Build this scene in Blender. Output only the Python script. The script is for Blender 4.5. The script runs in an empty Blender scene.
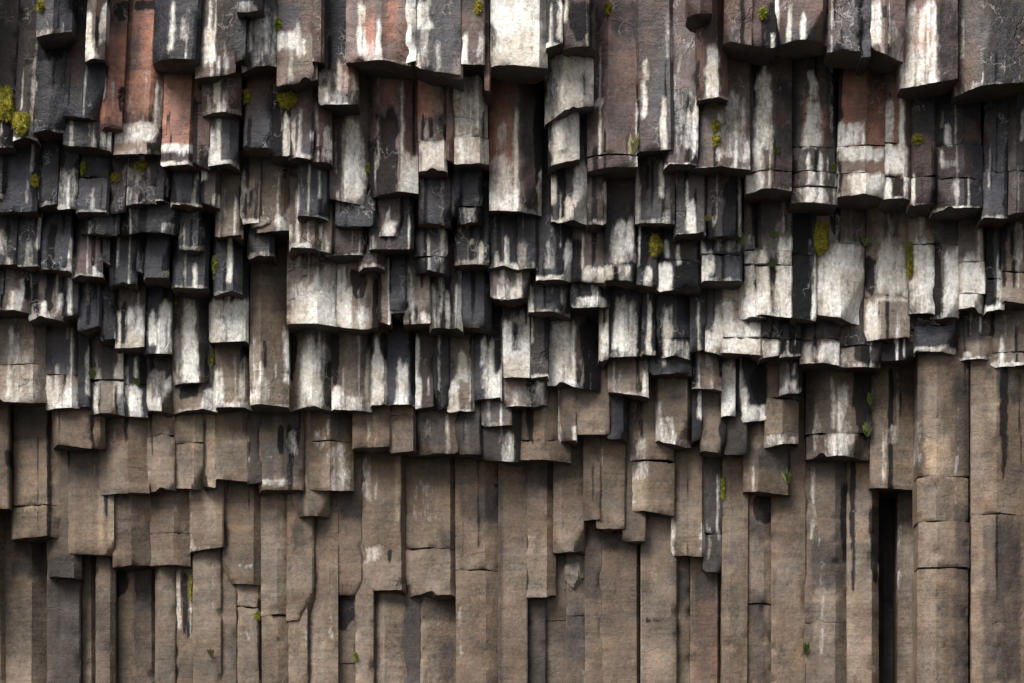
import bpy, math, random
import numpy as np

# ------------------------------------------------------------------ view
D, F, SH, ZC = 40.0, 3333.0, 650.0, 1.7       # camera distance to the front of the cliff, focal length and lens rise in pixels
Z_TOP = 17.5                                   # upper edge of the cliff
scene = bpy.context.scene
COL = scene.collection

def wx(px, d): return (px - 512.0) * (D + d) / F
def wz(py, d): return ZC + (341.5 + SH - py) * (D + d) / F

# ------------------------------------------------------------------ noise
_r = np.random.RandomState(7)
PERM = np.concatenate([_r.permutation(4096)] * 2)
VAL = _r.rand(4096)
def vnoise(x, y, z=0.0):
    x, y, z = np.broadcast_arrays(np.asarray(x, float), np.asarray(y, float), np.asarray(z, float))
    xi, yi, zi = np.floor(x).astype(int), np.floor(y).astype(int), np.floor(z).astype(int)
    fx, fy, fz = x - xi, y - yi, z - zi
    fx, fy, fz = [t * t * (3 - 2 * t) for t in (fx, fy, fz)]
    def h(a, b, c): return VAL[PERM[(PERM[(PERM[a & 4095] + b) & 4095] + c) & 4095]]
    def lx(b, c): return h(xi, b, c) * (1 - fx) + h(xi + 1, b, c) * fx
    def ly(c): return lx(yi, c) * (1 - fy) + lx(yi + 1, c) * fy
    return ly(zi) * (1 - fz) + ly(zi + 1) * fz
def fbm(x, y, z=0.0, o=3):
    s, a, t = 0.0, 0.5, 0.0
    for k in range(o):
        s = s + a * vnoise(x * 2 ** k + 17.3 * k, y * 2 ** k + 5.1 * k, z + 31.7 * k); t += a; a *= 0.5
    return s / t - 0.5

# ------------------------------------------------------------------ materials
def new_mat(name):
    m = bpy.data.materials.new(name); m.use_nodes = True
    nt = m.node_tree; nt.nodes.clear()
    return m, nt
class NT:
    def __init__(s, nt): s.nt = nt
    def n(s, t, **kw):
        nd = s.nt.nodes.new(t)
        for k, v in kw.items(): setattr(nd, k, v)
        return nd
    def l(s, a, b): s.nt.links.new(a, b)
    def math(s, op, a, b=None, c=None, clamp=False):
        nd = s.n('ShaderNodeMath', operation=op, use_clamp=clamp)
        for i, v in enumerate((a, b, c)):
            if v is None: continue
            if isinstance(v, (int, float)): nd.inputs[i].default_value = v
            else: s.l(v, nd.inputs[i])
        return nd.outputs[0]
    def noise(s, vec, scale, detail=4, rough=0.55, sc=(1, 1, 1), dist=0.0):
        mp = s.n('ShaderNodeMapping'); mp.inputs['Scale'].default_value = sc
        s.l(vec, mp.inputs['Vector'])
        nd = s.n('ShaderNodeTexNoise'); s.l(mp.outputs[0], nd.inputs['Vector'])
        nd.inputs['Scale'].default_value = scale; nd.inputs['Detail'].default_value = detail
        nd.inputs['Roughness'].default_value = rough; nd.inputs['Distortion'].default_value = dist
        return nd.outputs[0]
    def rng(s, v, a, b, c=0.0, d=1.0, smooth=True):
        nd = s.n('ShaderNodeMapRange', interpolation_type='SMOOTHSTEP' if smooth else 'LINEAR')
        s.l(v, nd.inputs[0])
        for i, q in enumerate((a, b, c, d)): nd.inputs[i + 1].default_value = q
        return nd.outputs[0]
    def mix(s, f, a, b, blend='MIX'):
        nd = s.n('ShaderNodeMix', data_type='RGBA', blend_type=blend)
        for sock, v in ((nd.inputs[0], f), (nd.inputs[6], a), (nd.inputs[7], b)):
            if isinstance(v, (int, float)): sock.default_value = v
            elif isinstance(v, tuple): sock.default_value = (*v, 1)
            else: s.l(v, sock)
        return nd.outputs[2]

def basalt_material():
    m, nt = new_mat('basalt'); N = NT(nt)
    geo = N.n('ShaderNodeTexCoord'); oi = N.n('ShaderNodeObjectInfo')
    off = N.n('ShaderNodeVectorMath', operation='SCALE'); off.inputs[0].default_value = (37.0, 11.0, 53.0)
    N.l(oi.outputs['Random'], off.inputs['Scale'])
    ad = N.n('ShaderNodeVectorMath', operation='ADD'); N.l(geo.outputs['Object'], ad.inputs[0]); N.l(off.outputs[0], ad.inputs[1])
    P = ad.outputs[0]
    base = N.n('ShaderNodeAttribute', attribute_name='rock_colour').outputs['Color']
    st = N.n('ShaderNodeSeparateColor'); N.l(N.n('ShaderNodeAttribute', attribute_name='stain').outputs['Color'], st.inputs[0])
    white, wet, dry = st.outputs[0], st.outputs[1], st.outputs[2]
    nv = N.noise(P, 6, 3, 0.5, (1, 1, 0.22), .6)          # runs down the face
    nm = N.noise(P, 2.4, 4, 0.55)                          # broad blotches
    nf = N.noise(P, 24, 6, 0.70, (1, 1, .8), .4)           # pits and flakes
    ng = N.noise(P, 80, 2, 0.6)                            # grain
    nl = N.noise(P, 26, 2.5, .55, (.10, .10, 1.0), .35)    # level chisel ridges
    nk = N.noise(P, 5, 2, .5, (.25, .25, 2.2), .5)         # level bands
    v = N.math('ADD', N.rng(nv, .25, .75, .84, 1.16, False), N.rng(nk, .25, .75, -.14, .14, False))
    v = N.math('ADD', v, N.rng(nm, .3, .7, -.36, .36, False))
    v = N.math('ADD', v, N.rng(nf, .3, .7, -.34, .34, False))
    v = N.math('ADD', v, N.rng(ng, .3, .7, -.20, .20, False))
    v = N.math('ADD', v, N.rng(nl, .3, .7, -.12, .12, False))
    wc = N.n('ShaderNodeTexNoise'); wc.inputs['Scale'].default_value = 3.5; wc.inputs['Detail'].default_value = 5; N.l(P, wc.inputs['Vector'])
    cw = N.n('ShaderNodeVectorMath', operation='MULTIPLY_ADD'); N.l(wc.outputs['Color'], cw.inputs[0]); cw.inputs[1].default_value = (.30, .30, .22); N.l(P, cw.inputs[2])
    cm = N.n('ShaderNodeMapping'); cm.inputs['Scale'].default_value = (.55, .55, 1.5); N.l(cw.outputs[0], cm.inputs[0])
    cv = N.n('ShaderNodeTexVoronoi', feature='DISTANCE_TO_EDGE'); cv.inputs['Scale'].default_value = 1.9; N.l(cm.outputs[0], cv.inputs['Vector'])
    hair = N.math('MULTIPLY', N.rng(cv.outputs['Distance'], .003, .012, 1, 0), N.math('MULTIPLY', N.rng(N.noise(P, 1.3, 2), .56, .66), N.rng(dry, 0, 1, 1, .35, False)))
    v = N.math('MULTIPLY', N.math('MAXIMUM', v, 0.12), N.rng(hair, 0, 1, 1, .38, False))
    cc = N.n('ShaderNodeVectorMath', operation='SCALE'); N.l(base, cc.inputs[0]); N.l(v, cc.inputs['Scale'])
    col = cc.outputs[0]
    # a slow change between warm and cool rock
    ns = N.noise(P, 3.6, 5, .6, (1, 1, .7))
    col = N.mix(N.rng(ns, .42, .68, 0, .6), col, N.mix(1.0, col, (1.12, .98, .85), 'MULTIPLY'))
    col = N.mix(N.rng(ns, .50, .28, 0, .7), col, N.mix(1.0, col, (.86, .88, .94), 'MULTIPLY'))
    # grey flecks and scuffs on the damp upper rock
    fk = N.math('MULTIPLY', N.rng(N.noise(P, 34, 6, .78, (.8, .8, 1.3), .5), .53, .68), N.rng(dry, 0, 1, .50, .14, False))
    fk = N.math('MULTIPLY', fk, N.rng(N.noise(P, 3.0, 3), .35, .62))
    col = N.mix(fk, col, (.135, .130, .132))
    # wet black seeps
    fil = N.noise(P, 34, 4, .6, (1, 1, .07), .25)          # thin runs
    w1 = N.math('ADD', wet, N.math('MULTIPLY', N.math('SUBTRACT', N.noise(P, 14, 6, .68, (1, 1, .15)), .5), 1.3))
    w1 = N.math('ADD', w1, N.math('MULTIPLY', N.math('SUBTRACT', fil, .5), .9))
    wm = N.math('MULTIPLY', N.rng(w1, .30, .82), N.rng(wet, .05, .3))
    col = N.mix(N.math('MULTIPLY', wm, .9), col, N.mix(nf, (.004, .004, .0045), (.020, .019, .021)))
    # mineral crust: washes with torn edges, runs and flecks
    nw = N.noise(P, 12, 8, .72, (1, 1, .30), .5)
    w2 = N.math('ADD', white, N.math('MULTIPLY', N.math('SUBTRACT', nw, .5), 1.45))
    w2 = N.math('ADD', w2, N.math('MULTIPLY', N.math('SUBTRACT', fil, .5), .40))
    w2 = N.math('ADD', w2, N.math('MULTIPLY', N.math('SUBTRACT', nf, .5), .22))
    hm = N.math('ADD', N.math('MULTIPLY', N.rng(w2, .22, .62), .46), N.math('MULTIPLY', N.rng(w2, .54, .86), .54))
    hm = N.math('MULTIPLY', hm, N.rng(white, .02, .26))
    crust = N.mix(N.rng(nf, .25, .75), (.55, .525, .48), (.89, .875, .84))
    crust = N.mix(N.rng(nm, .35, .6), N.mix(1.0, crust, (.76, .71, .64), 'MULTIPLY'), crust)
    thin = N.math('ADD', N.rng(nm, .3, .7, .86, 1.0, False), N.rng(nf, .3, .7, -.16, .16, False), clamp=True)
    col = N.mix(N.math('MULTIPLY', hm, N.math('MULTIPLY', thin, .97)), col, crust)
    vo = N.n('ShaderNodeTexVoronoi', feature='DISTANCE_TO_EDGE'); vo.inputs['Scale'].default_value = 5.5
    dm = N.n('ShaderNodeMapping'); dm.inputs['Scale'].default_value = (1, 1, .5)
    wob = N.n('ShaderNodeTexNoise'); wob.inputs['Scale'].default_value = 6; wob.inputs['Detail'].default_value = 4; N.l(P, wob.inputs['Vector'])
    wa = N.n('ShaderNodeVectorMath', operation='MULTIPLY_ADD'); N.l(wob.outputs['Color'], wa.inputs[0]); wa.inputs[1].default_value = (.35, .35, .5); N.l(P, wa.inputs[2])
    N.l(wa.outputs[0], dm.inputs[0]); N.l(dm.outputs[0], vo.inputs['Vector'])
    vein = N.math('MULTIPLY', N.rng(vo.outputs['Distance'], .008, .030, 1, 0), N.rng(N.noise(P, 2.6, 3), .53, .66))
    col = N.mix(N.math('MULTIPLY', vein, N.rng(dry, .0, 1.0, .55, .10, False)), col, (.40, .38, .36))
    bs = N.n('ShaderNodeBsdfPrincipled')
    N.l(col, bs.inputs['Base Color'])
    damp = N.math('SUBTRACT', 1.0, dry)                   # the upper cliff seeps and keeps a dull sheen
    ro = N.math('SUBTRACT', N.rng(nf, .2, .8, .60, .86, False), N.math('ADD', N.math('MULTIPLY', wm, .02), N.math('MULTIPLY', N.math('MULTIPLY', damp, N.math('SUBTRACT', 1.0, hm)), .30)))
    N.l(ro, bs.inputs['Roughness']); N.l(N.rng(wm, 0, 1, .34, .06, False), bs.inputs['Specular IOR Level'])
    h = N.math('ADD', N.math('MULTIPLY', nf, .9), N.math('MULTIPLY', ng, .25))
    h = N.math('ADD', h, N.math('MULTIPLY', nl, .28))
    h = N.math('SUBTRACT', N.math('ADD', h, N.math('MULTIPLY', hm, .2)), N.math('MULTIPLY', hair, .8))
    bp = N.n('ShaderNodeBump'); bp.inputs['Strength'].default_value = .75; bp.inputs['Distance'].default_value = .022
    N.l(h, bp.inputs['Height']); N.l(bp.outputs[0], bs.inputs['Normal'])
    o = N.n('ShaderNodeOutputMaterial'); N.l(bs.outputs[0], o.inputs[0])
    return m
def simple_material(name, c1, c2, scale, rough=.85, bump=.3, trans=0.0):
    m, nt = new_mat(name); N = NT(nt)
    tc = N.n('ShaderNodeTexCoord'); P = tc.outputs['Object']
    a = N.noise(P, scale, 5, .65)
    bs = N.n('ShaderNodeBsdfPrincipled'); N.l(N.mix(N.rng(a, .3, .7), c1, c2), bs.inputs['Base Color'])
    bs.inputs['Roughness'].default_value = rough; bs.inputs['Specular IOR Level'].default_value = .25
    bp = N.n('ShaderNodeBump'); bp.inputs['Strength'].default_value = bump; bp.inputs['Distance'].default_value = .03
    N.l(N.noise(P, scale * 2.3, 5, .7), bp.inputs['Height']); N.l(bp.outputs[0], bs.inputs['Normal'])
    o = N.n('ShaderNodeOutputMaterial'); N.l(bs.outputs[0], o.inputs[0])
    return m
M_ROCK = basalt_material()
M_BACK = simple_material('basalt_mass', (.03, .027, .025), (.07, .058, .05), 2.0)
M_GROUND = simple_material('scree_and_soil', (.022, .020, .018), (.05, .045, .038), 1.3, .9, .8)
M_MOSS = simple_material('yellow_moss', (.11, .10, .014), (.38, .34, .04), 30, .95, .9)
M_MOSSG = simple_material('green_moss', (.09, .10, .015), (.28, .29, .04), 30, .95, .9)
M_LEAF = simple_material('fresh_leaf', (.07, .10, .03), (.17, .21, .07), 12, .6, .1)
M_STRAW = simple_material('dry_grass', (.25, .24, .10), (.40, .36, .18), 12, .8, .1)

# linear base colours of the dry rock and its tints
LOW = {'b': (.118, .088, .064), 'm': (.086, .066, .051), 'd': (.056, .044, .036), 'k': (.032, .026, .024), 'G': (.058, .050, .047), 't': (.165, .135, .108)}
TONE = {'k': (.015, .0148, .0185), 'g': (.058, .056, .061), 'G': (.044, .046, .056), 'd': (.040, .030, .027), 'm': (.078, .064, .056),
        'b': (.104, .080, .062), 't': (.215, .178, .145), 'T': (.26, .205, .145), 'r': (.095, .052, .040), 'R': (.31, .145, .096),
        'p': (.150, .108, .097), 'w': (.40, .385, .37)}

# ------------------------------------------------------------------ the columns, as measured: left, right, foot (pixels), rock, cross-section; stains; cracks; look
DATA = """
# xl xr yb tone prof ; strokes ; opts ; look
0 13 149 d f ; K0-10:95-149 ; ; dark red-brown column under yellow moss at the cliff's left edge
12 36 138 d r ; w29-31:20-45 ; ; dark red-brown column with moss at its foot
35 70 36/28 k r ; g38-68:5-34 w44-48:16-34 w60-64:18-30 ; ; *short pointed black column end with pale broken foot
32 64 132 k r ; K32-60:40-60 w34-36:78-90 ; ; black column below the short pointed column end
62 104 115 k r0.45 ; r66-78:30-80 G80-103:60-115 ; ; black-brown column with a smooth blue-grey right face
62 110 147 k L ; w68-74:118-145 w88-96:120-146 w100-108:130-147 ; ; stubby dark block with white scratches
84 104 59 m r ; W86-92:10-58 W98-103:0-40 r92-100:0-60 w85-100:35-58 ; ; pale scratched column with rusty stripes
97 121 127 r R ; R100-120:30-120 w97-104:60-100 K108-120:0-20 ; ; rusty brown column with pale left edge
112 160 152 r r0.72 ; R118-150:15-115 g118-134:35-70 K128-152:0-10 W114-156:122-142 w135-146:118-150 t114-158:140-152 K147-160:118-150 ; ; *large orange-red column with white crust at its foot
150 199 58/60 k f ; w174-190:16-40 w168-172:35-52 ; ; *big black overhanging column end near the orange-red column
194 235 77/72 m r0.5 ; W200-216:25-62 w197-212:40-64 W206-210:0-30 w222-228:40-72 ; ; grey column with tangled white veins
234 246 60 k f ; ; ; narrow black column
160 193 164 r r0.85 ; G166-184:72-122 R162-190:72-145 W162-192:143-152 W178-181:148-156 k160-192:150-164 ; ; *rusty column with a grey tongue-shaped patch
192 209 166 d f ; r194-208:100-150 w203-206:145-165 ; ; dark red-brown column beside the grey tongue patch
200 240 110 m L ; w204-210:92-108 w222-227:90-106 t212-236:90-104 ; ; short grey block with chipped lower edge
208 238 165 g L ; r218-226:128-150 G210-236:120-165 ; ; blue-grey column end with faint rust spot
240 278 67 g r0.6 ; W242-246:20-66 W248-252:18-50 W264-268:14-55 w250-276:8-66 ; ; pale grey column with thin curved white lines
243 271 149 k f ; G244-270:75-149 ; ; smooth blue-black column
236 262 9 k r ; w238-258:0-9 ; ; black column tip with white veins
276 317 83/78 m f ; r276-316:0-35 G276-300:0-30 W277-284:28-45 W278-300:30-50 W296-300:20-60 W301-306:38-55 w288-293:50-80 t278-312:40-80 ; ; column with rusty top and white blotches below
312 324 60 d f ; r314-322:10-60 ; ; narrow dark red-brown column
318 358 103 k r0.75 ; w345-349:12-60 R338-354:66-92 W336-341:60-90 W318-330:86-102 w318-356:70-103 w350-356:80-100 ; ; *dark column whose foot bears a rust and white scar
345 411 60/62 p r0.55 ; R362-376:8-50 W356-366:0-55 R385-398:0-40 d376-388:0-60 w362-376:40-58 r390-408:20-60 ; ; *broad pink-brown column with pale vertical bands
404 417 62 w f ; W405-416:0-62 K413-416:10-50 ; ; narrow white strip of a column
415 463 66/76 g f ; W415-432:0-30 w420-430:20-65 w432-442:40-72 p452-462:50-75 ; ; wide grey column with white splashes on top
461 485 64 d f ; p462-482:10-60 ; ; dark pink-brown column with moss near its top
484 491 90 d f ; r485-490:20-90 ; ; narrow red-brown column
490 548 63/67 w r0.85 ; W492-512:0-62 W505-545:0-64 g522-534:8-45 g495-500:20-40 W490-546:52-66 K528-531:20-50 ; ; *broad bright white column at the top middle
270 290 154 d f ; K270-288:95-154 ; ; dark recessed column below the rusty-topped column
287 313 157 g f ; W297-301:108-155 W308-312:130-140 g290-310:100-157 ; ; grey column with a white trickle
312 332 162 d R ; w322-330:125-160 r314-322:115-160 ; ; dark brown column with pale right edge
329 370 198/202 m r0.4 ; d330-342:110-198 W341-365:115-198 W344-362:150-200 d362-370:130-198 ; ; *column washed with a broad bright white streak
369 418 193 p r0.62 ; k371-376:80-190 R385-392:80-130 r401-412:80-150 W400-404:85-190 K376-398:110-190 W400-417:150-192 w398-410:165-190 ; ; long brown column with white right edge
418 447 169 p f ; R421-434:80-115 w424-428:110-140 W421-444:140-168 k432-446:115-140 K446-448:80-169 ; c140 ; rusty column with a white block at its foot
446 454 160 d f ; r446-453:80-160 ; ; narrow red-brown column in a gap
453 488 163 t f ; W474-484:70-110 W476-482:100-130 d466-472:105-135 w456-486:70-163 W457-470:138-160 w472-486:137-162 ; c137 ; tan column with white runs and a square foot
489 542 209 p r0.55 ; R490-512:75-170 W513-519:110-208 k520-541:75-208 W490-514:155-207 w494-510:120-160 W538-544:165-206 ; ; *tall column, left face pink and white, right face blue-black
546 563 45 k f ; W555-561:0-40 ; ; narrow black column with white thread
545 594 116/100 w r0.4 ; r570-590:40-60 W562-592:45-75 k548-560:60-100 W560-584:60-116 w548-592:50-116 K546-556:76-95 ; ; *shattered white column with a jagged break
548 580 163/158 w r0.45 ; W552-578:105-162 K566-569:108-128 k549-553:125-160 w552-568:108-130 ; ; white column foot with one dark chip
563 596 47 d f ; K568-592:0-40 ; ; dark brown ribbed column
587 637 165 p r0.4 ; d588-604:0-160 r595-600:30-100 k612-636:0-40 p610-632:40-90 W594-604:97-105 W598-601:100-152 g606-634:95-165 w600-632:152-156 ; c154 ; *tall brown column crossed by a crack near its foot
636 679 151 g f ; d638-664:0-55 W643-650:58-80 W641-648:80-118 g640-678:55-151 w664-680:10-60 ; ; large grey column with one white splash
664 698 165 g r0.15 ; w668-676:70-110 W670-676:95-100 w678-696:110-150 p672-694:30-90 W664-672:110-150 W692-696:100-160 ; ; large grey column with a net of white veins
688 713 13 k r ; ; ; black column tip on the top edge
698 729 97 d f ; W705-722:42-96 r700-706:30-90 r722-727:30-95 ; ; *short brown column with a grey-white heart
692 751 167 m r0.5 ; k694-706:95-165 w722-748:90-160 W734-738:120-166 W744-748:140-160 r724-745:55-100 w716-722:110-160 ; ; long grey-brown column speckled white beside three moss spots
724 752 41/46 m R ; g728-750:8-40 d724-730:5-41 ; ; grey-brown block jutting from the top edge
750 778 46 k f ; K766-778:0-40 g752-764:20-46 ; ; black column end with a moss spot
775 831 40 g r0.85 ; W827-830:10-38 r816-826:0-38 k780-800:5-20 ; ; *wide dark grey column end with rust and white right edge
828 863 51 g f ; K858-862:0-50 ; ; blue-grey column end
861 871 58 g f ; ; ; narrow grey column end
867 906 47/57 p r0.45 ; W868-884:0-46 K880-886:5-20 p886-902:10-55 w886-904:30-56 ; ; white and pink column end with a hollow broken foot
902 959 82/79 p r0.6 ; W904-938:0-82 R906-934:10-50 d937-942:0-80 k940-958:0-80 W932-937:0-78 w905-932:40-80 ; ; *thick column with pale pink left face and black right face
957 1032 90/78 m r0.35 ; k990-1024:0-80 w961-966:15-60 r960-980:40-88 g975-1005:20-80 ; ; *massive dark column at the top right corner
748 793 189 m r0.55 ; W754-774:70-150 W752-764:135-188 K757-764:100-130 k776-792:80-188 r778-786:95-125 W763-768:60-100 W750-764:172-186 ; c170 ; dark column with white forked streaks
792 839 203 m r0.35 ; k792-800:80-200 W803-824:98-146 W808-818:70-100 R803-812:92-140 R822-830:105-145 W806-812:150-200 W818-824:150-200 k826-838:60-200 w800-830:187-203 ; c146,c171,c186 ; dark column with white and rusty apron in three courses
838 885 193 r r0.58 ; R840-866:70-135 R866-884:95-175 k866-884:55-80 W842-862:120-144 W840-846:120-150 W860-864:118-160 W842-884:145-160 W848-884:172-193 t842-884:145-193 ; c145,c172 ; *vivid orange column with white lower courses
883 914 198 p r0.7 ; W886-894:100-150 W898-904:95-145 R890-898:85-140 W885-910:145-175 k905-913:60-175 W884-891:176-200 W903-908:178-202 K891-903:176-200 ; c143,c176 ; white-draped column right of the vivid orange column
912 937 203 k f ; r914-934:135-160 k912-936:95-203 ; c176 ; black recessed column
935 984 207 k r0.6 ; w942-946:108-126 W945-954:122-146 w940-945:148-166 w942-956:160-169 r966-983:118-140 w950-962:180-200 ; c144,c178 ; black column with white V-shaped drips
983 1010 217 k f ; G984-1006:100-217 r974-990:120-140 ; c172 ; blue-black column with a square foot
1008 1032 212 d R ; W1019-1024:110-142 g1012-1024:100-200 ; c170 ; dark grey column at the right edge with white dash
748 793 315 m f ; W751-772:250-315 W775-792:246-314 W777-792:238-255 K768-776:260-300 W757-768:268-312 k750-790:190-235 w776-792:190-240 ; c250,c265 ; *pale striped column with dark cracks across it
790 817 318 k f ; K793-812:190-318 W812-816:256-318 ; c254 ; blue-black column beside the big moss clump
811 867 314/320 t r0.55 ; W815-840:244-318 W826-864:240-320 K843-852:258-312 k852-866:195-242 K830-838:200-235 G833-850:200-240 W856-864:255-318 ; c242 ; *wide white-washed column right of the big moss clump
865 911 338 t r0.35 ; K866-876:255-294 W874-896:240-294 W892-906:245-292 k882-898:195-240 W868-880:298-338 W872-908:296-302 t880-908:296-338 K876-880:300-330 w884-892:210-240 ; c296 ; *long cream column with dark left side reaching lower than its neighbours
909 935 314 t r0.3 ; W912-934:240-314 K910-916:285-312 w916-926:210-240 k926-934:195-230 K920-926:245-262 ; c244 ; cream column stained green along its left edge
933 962 316 m r0.35 ; K933-943:240-316 W944-960:245-316 k935-960:205-240 ; c244 ; column half black and half white
960 987 311 t f ; W962-984:255-310 k962-978:205-260 W980-982:235-260 K984-987:200-311 ; c262,c294 ; cream column with a dented top course
986 1005 309 k r0.6 ; K987-994:210-305 W996-1003:265-308 W997-1001:290-309 ; ; narrow black and cream column
1002 1034 302 b f ; k1003-1020:215-240 t1004-1024:265-302 w1012-1024:220-262 ; c272 ; brown and cream column at the right edge
# upper left dark rows
4 37 210 k R ; G8-36:165-208 w24-28:160-205 ; ; dark ribbed column at the left edge
0 6 196 k f ; ; ; sliver of black column at the left edge
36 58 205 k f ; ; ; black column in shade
56 78 207 k f ; w58-60:180-205 W66-69:172-205 w58-76:165-207 ; ; black column with a white thread
76 109 213 k f ; G78-106:180-213 w90-96:185-212 ; c178 ; dark grey column with a crack across it
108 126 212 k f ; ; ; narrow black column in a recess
125 156 206 k R ; G126-154:166-206 w128-134:166-180 w144-150:165-182 ; c185 ; dark grey column with a moss cap
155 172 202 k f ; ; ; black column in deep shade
170 202 206 k f ; G173-200:178-206 w192-197:170-205 ; ; dark column with pale right edge
200 219 204 d f ; ; ; black-brown column in a gap
78 119 234 k f ; w85-92:218-232 ; ; thin black ledge block
117 178 233 k f ; w160-174:222-232 ; ; wide black ledge block
178 204 248 k f ; G180-202:215-248 ; ; small square blue-grey column end
214 243 237 b f ; b216-240:175-236 K237-240:185-215 t222-238:210-236 ; ; brown column with a pale foot
239 264 222 b f ; t242-262:180-210 K248-252:190-210 ; ; light brown column above the round boulder
255 291 230 b r0.7 ; w258-264:200-216 W274-286:214-230 K258-262:180-195 b262-290:180-225 ; ; light brown column with a white crusted foot
0 18 266 k f ; w4-7:230-262 W5-12:258-264 ; ; black column with white spots at the left edge
17 39 267 k f ; w24-34:238-264 ; ; dim black column
38 71 270 k f ; G40-70:228-268 ; ; smooth black column end
70 103 276 k R ; p76-98:240-274 W92-97:265-275 w72-76:255-274 ; ; dark column end with warm grey face
102 110 262 k f ; ; ; sliver of black column
108 137 285 k f ; G110-134:245-284 d116-132:232-250 ; ; blue-grey hexagonal column end
136 145 270 k f ; ; ; thin black column between two grey ends
143 169 278 k f ; G145-168:240-278 w160-166:268-278 ; ; narrow square blue-grey column end
171 208 287 k f ; G174-204:260-287 W192-197:262-288 ; ; dark column end with a central white trickle
212 242 292 k f ; G214-240:250-292 ; ; blue-grey column end with moss on its left
0 8 309 k f ; W5-8:290-309 ; ; sliver of dark column at the left edge
5 29 311 m r0.65 ; W7-22:288-311 W18-24:275-300 K22-28:275-300 t7-24:280-310 ; ; cream and black column
27 64 317 k r0.35 ; W38-46:300-317 t40-60:285-316 W56-61:290-317 K28-38:280-312 ; ; black column with cream drip marks
62 79 318 k f ; ; ; black column in a gap
77 101 331/326 k f ; G80-98:290-328 ; ; slanting blue-black column end
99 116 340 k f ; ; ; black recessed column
114 144 346 m r0.4 ; W117-121:310-345 W126-142:302-345 K120-126:300-346 K114-117:300-346 ; ; column with cream streaks and black stripes
142 171 352 k r0.6 ; W155-168:302-351 W146-156:310-345 k144-154:295-325 ; ; dark column with a wide cream run
172 208 382 m r0.75 ; W182-198:300-380 W192-200:350-380 G198-208:290-375 w174-182:330-380 t180-198:330-380 ; ; *dark cream-streaked column hanging lower than the row beside it
208 248 341 k f ; W210-246:298-340 W210-216:300-340 K216-240:305-338 W236-245:298-341 W212-226:320-340 ; ; *square column end speckled black and white
# middle
297 329 216 g f ; G298-328:180-216 w306-309:178-205 ; ; smooth blue-grey column end
335 375 224 k f ; G337-372:212-224 ; ; low black slab end
375 406 236 d f ; d378-404:205-220 W384-400:220-235 W386-390:210-234 ; ; small brown column end with white foot
369 414 248 k f ; w372-376:235-245 d372-412:236-248 ; ; low dark slab with a pale lip
418 453 223 k f ; G420-450:180-222 ; ; square blue-black column end
458 483 222 k f ; G460-482:175-222 w462-476:205-222 ; c207 ; slim grey column end
451 460 215 k f ; ; ; dark sliver between two square column ends
246 274 256 k f ; g254-272:240-256 w256-268:250-256 ; ; little grey block under the round boulder
289 321 249 b r0.8 ; b291-318:225-246 W292-312:242-249 ; ; small brown column end with pale edge
318 334 252 b f ; w324-330:240-252 ; ; narrow brown column
322 370 255 d f ; ; ; flat dark slab
358 384 268 d f ; r360-382:262-268 ; ; thin slab with rusty underside
414 448 272 k f ; G418-446:236-272 d420-434:235-255 ; c257 ; *black column end with a rounded cracked foot
454 489 266 k f ; p470-482:240-246 W478-484:240-264 W470-474:238-244 w456-488:258-266 ; ; dark column end with a small white hook mark
488 519 267 k r0.5 ; W504-509:235-266 w494-500:250-266 W498-518:262-267 ; ; black column end with white threads
389 406 312 k f ; G391-405:265-310 ; ; *narrow blue-black tongue of rock
286 338 323 t r0.6 ; W290-336:280-322 W314-320:268-320 k300-330:250-268 t290-312:265-320 w318-336:260-322 ; ; *broad cream column end
336 378 327 t L ; W338-347:265-326 K350-366:270-300 K372-377:275-326 g354-372:295-320 W346-352:285-326 w350-372:305-326 ; ; cream column end with a dark smudge
378 391 323 b f ; t383-389:275-322 K378-382:270-323 ; ; narrow tan column beside the blue-black tongue
403 431 323 b f ; t414-428:285-322 W420-428:312-323 k404-412:265-318 ; ; brown ribbed column with pale foot
429 463 328 d r0.8 ; W432-437:285-326 W455-460:280-326 K438-452:275-328 w443-450:290-325 ; ; dark ribbed column with two white lines
461 492 328 k f ; G463-488:280-326 ; ; plain blue-black column end
490 510 297 m f ; w496-508:276-296 W500-508:285-297 ; ; small pale block
551 589 220 g r0.6 ; W570-587:165-219 W553-557:170-200 W565-575:195-218 k556-568:180-215 W582-588:170-218 ; ; *white streaked column with dark centre
587 607 223 d f ; w603-606:180-223 ; ; dark brown recessed column
604 637 281 k f ; d608-634:175-222 W610-634:220-264 W612-628:225-262 W606-614:264-280 W618-632:266-280 K614-618:264-280 ; c264 ; *column with a bright white lower half above a broken foot
636 675 221 g f ; g638-672:170-218 w660-670:210-220 ; ; plain square grey column end
674 706 235 g f ; W686-696:198-230 W690-696:220-232 ; ; grey column end with one white stain
704 742 234 k f ; w715-718:175-225 K722-740:180-230 ; ; black furrowed column
701 742 280 k f ; W708-726:228-238 W703-708:240-280 G708-740:255-278 W705-715:250-275 w716-738:238-252 ; c254 ; *boxy black block with a white cap
656 701 289 k f ; W660-674:262-285 W658-664:262-289 W664-670:240-258 K675-699:262-288 d676-698:245-258 ; c260 ; cracked black block with white left side
635 658 284 k f ; W646-653:266-284 K637-650:225-270 ; ; dark recess column behind round moss
517 538 270 k f ; w520-530:240-266 ; ; dim black column
536 573 277 k r0.75 ; W564-571:238-276 w544-556:240-270 w566-572:260-277 ; ; black column with white right stripe
572 606 283 m f ; p582-600:232-266 W582-604:266-280 K574-582:240-282 g574-604:266-283 ; ; grey-brown column end with pale foot
740 768 318 m f ; W744-757:252-316 W742-748:285-318 K757-762:260-310 w742-760:235-255 ; c250,c265 ; narrow column with white foot right of the boxy block
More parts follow.
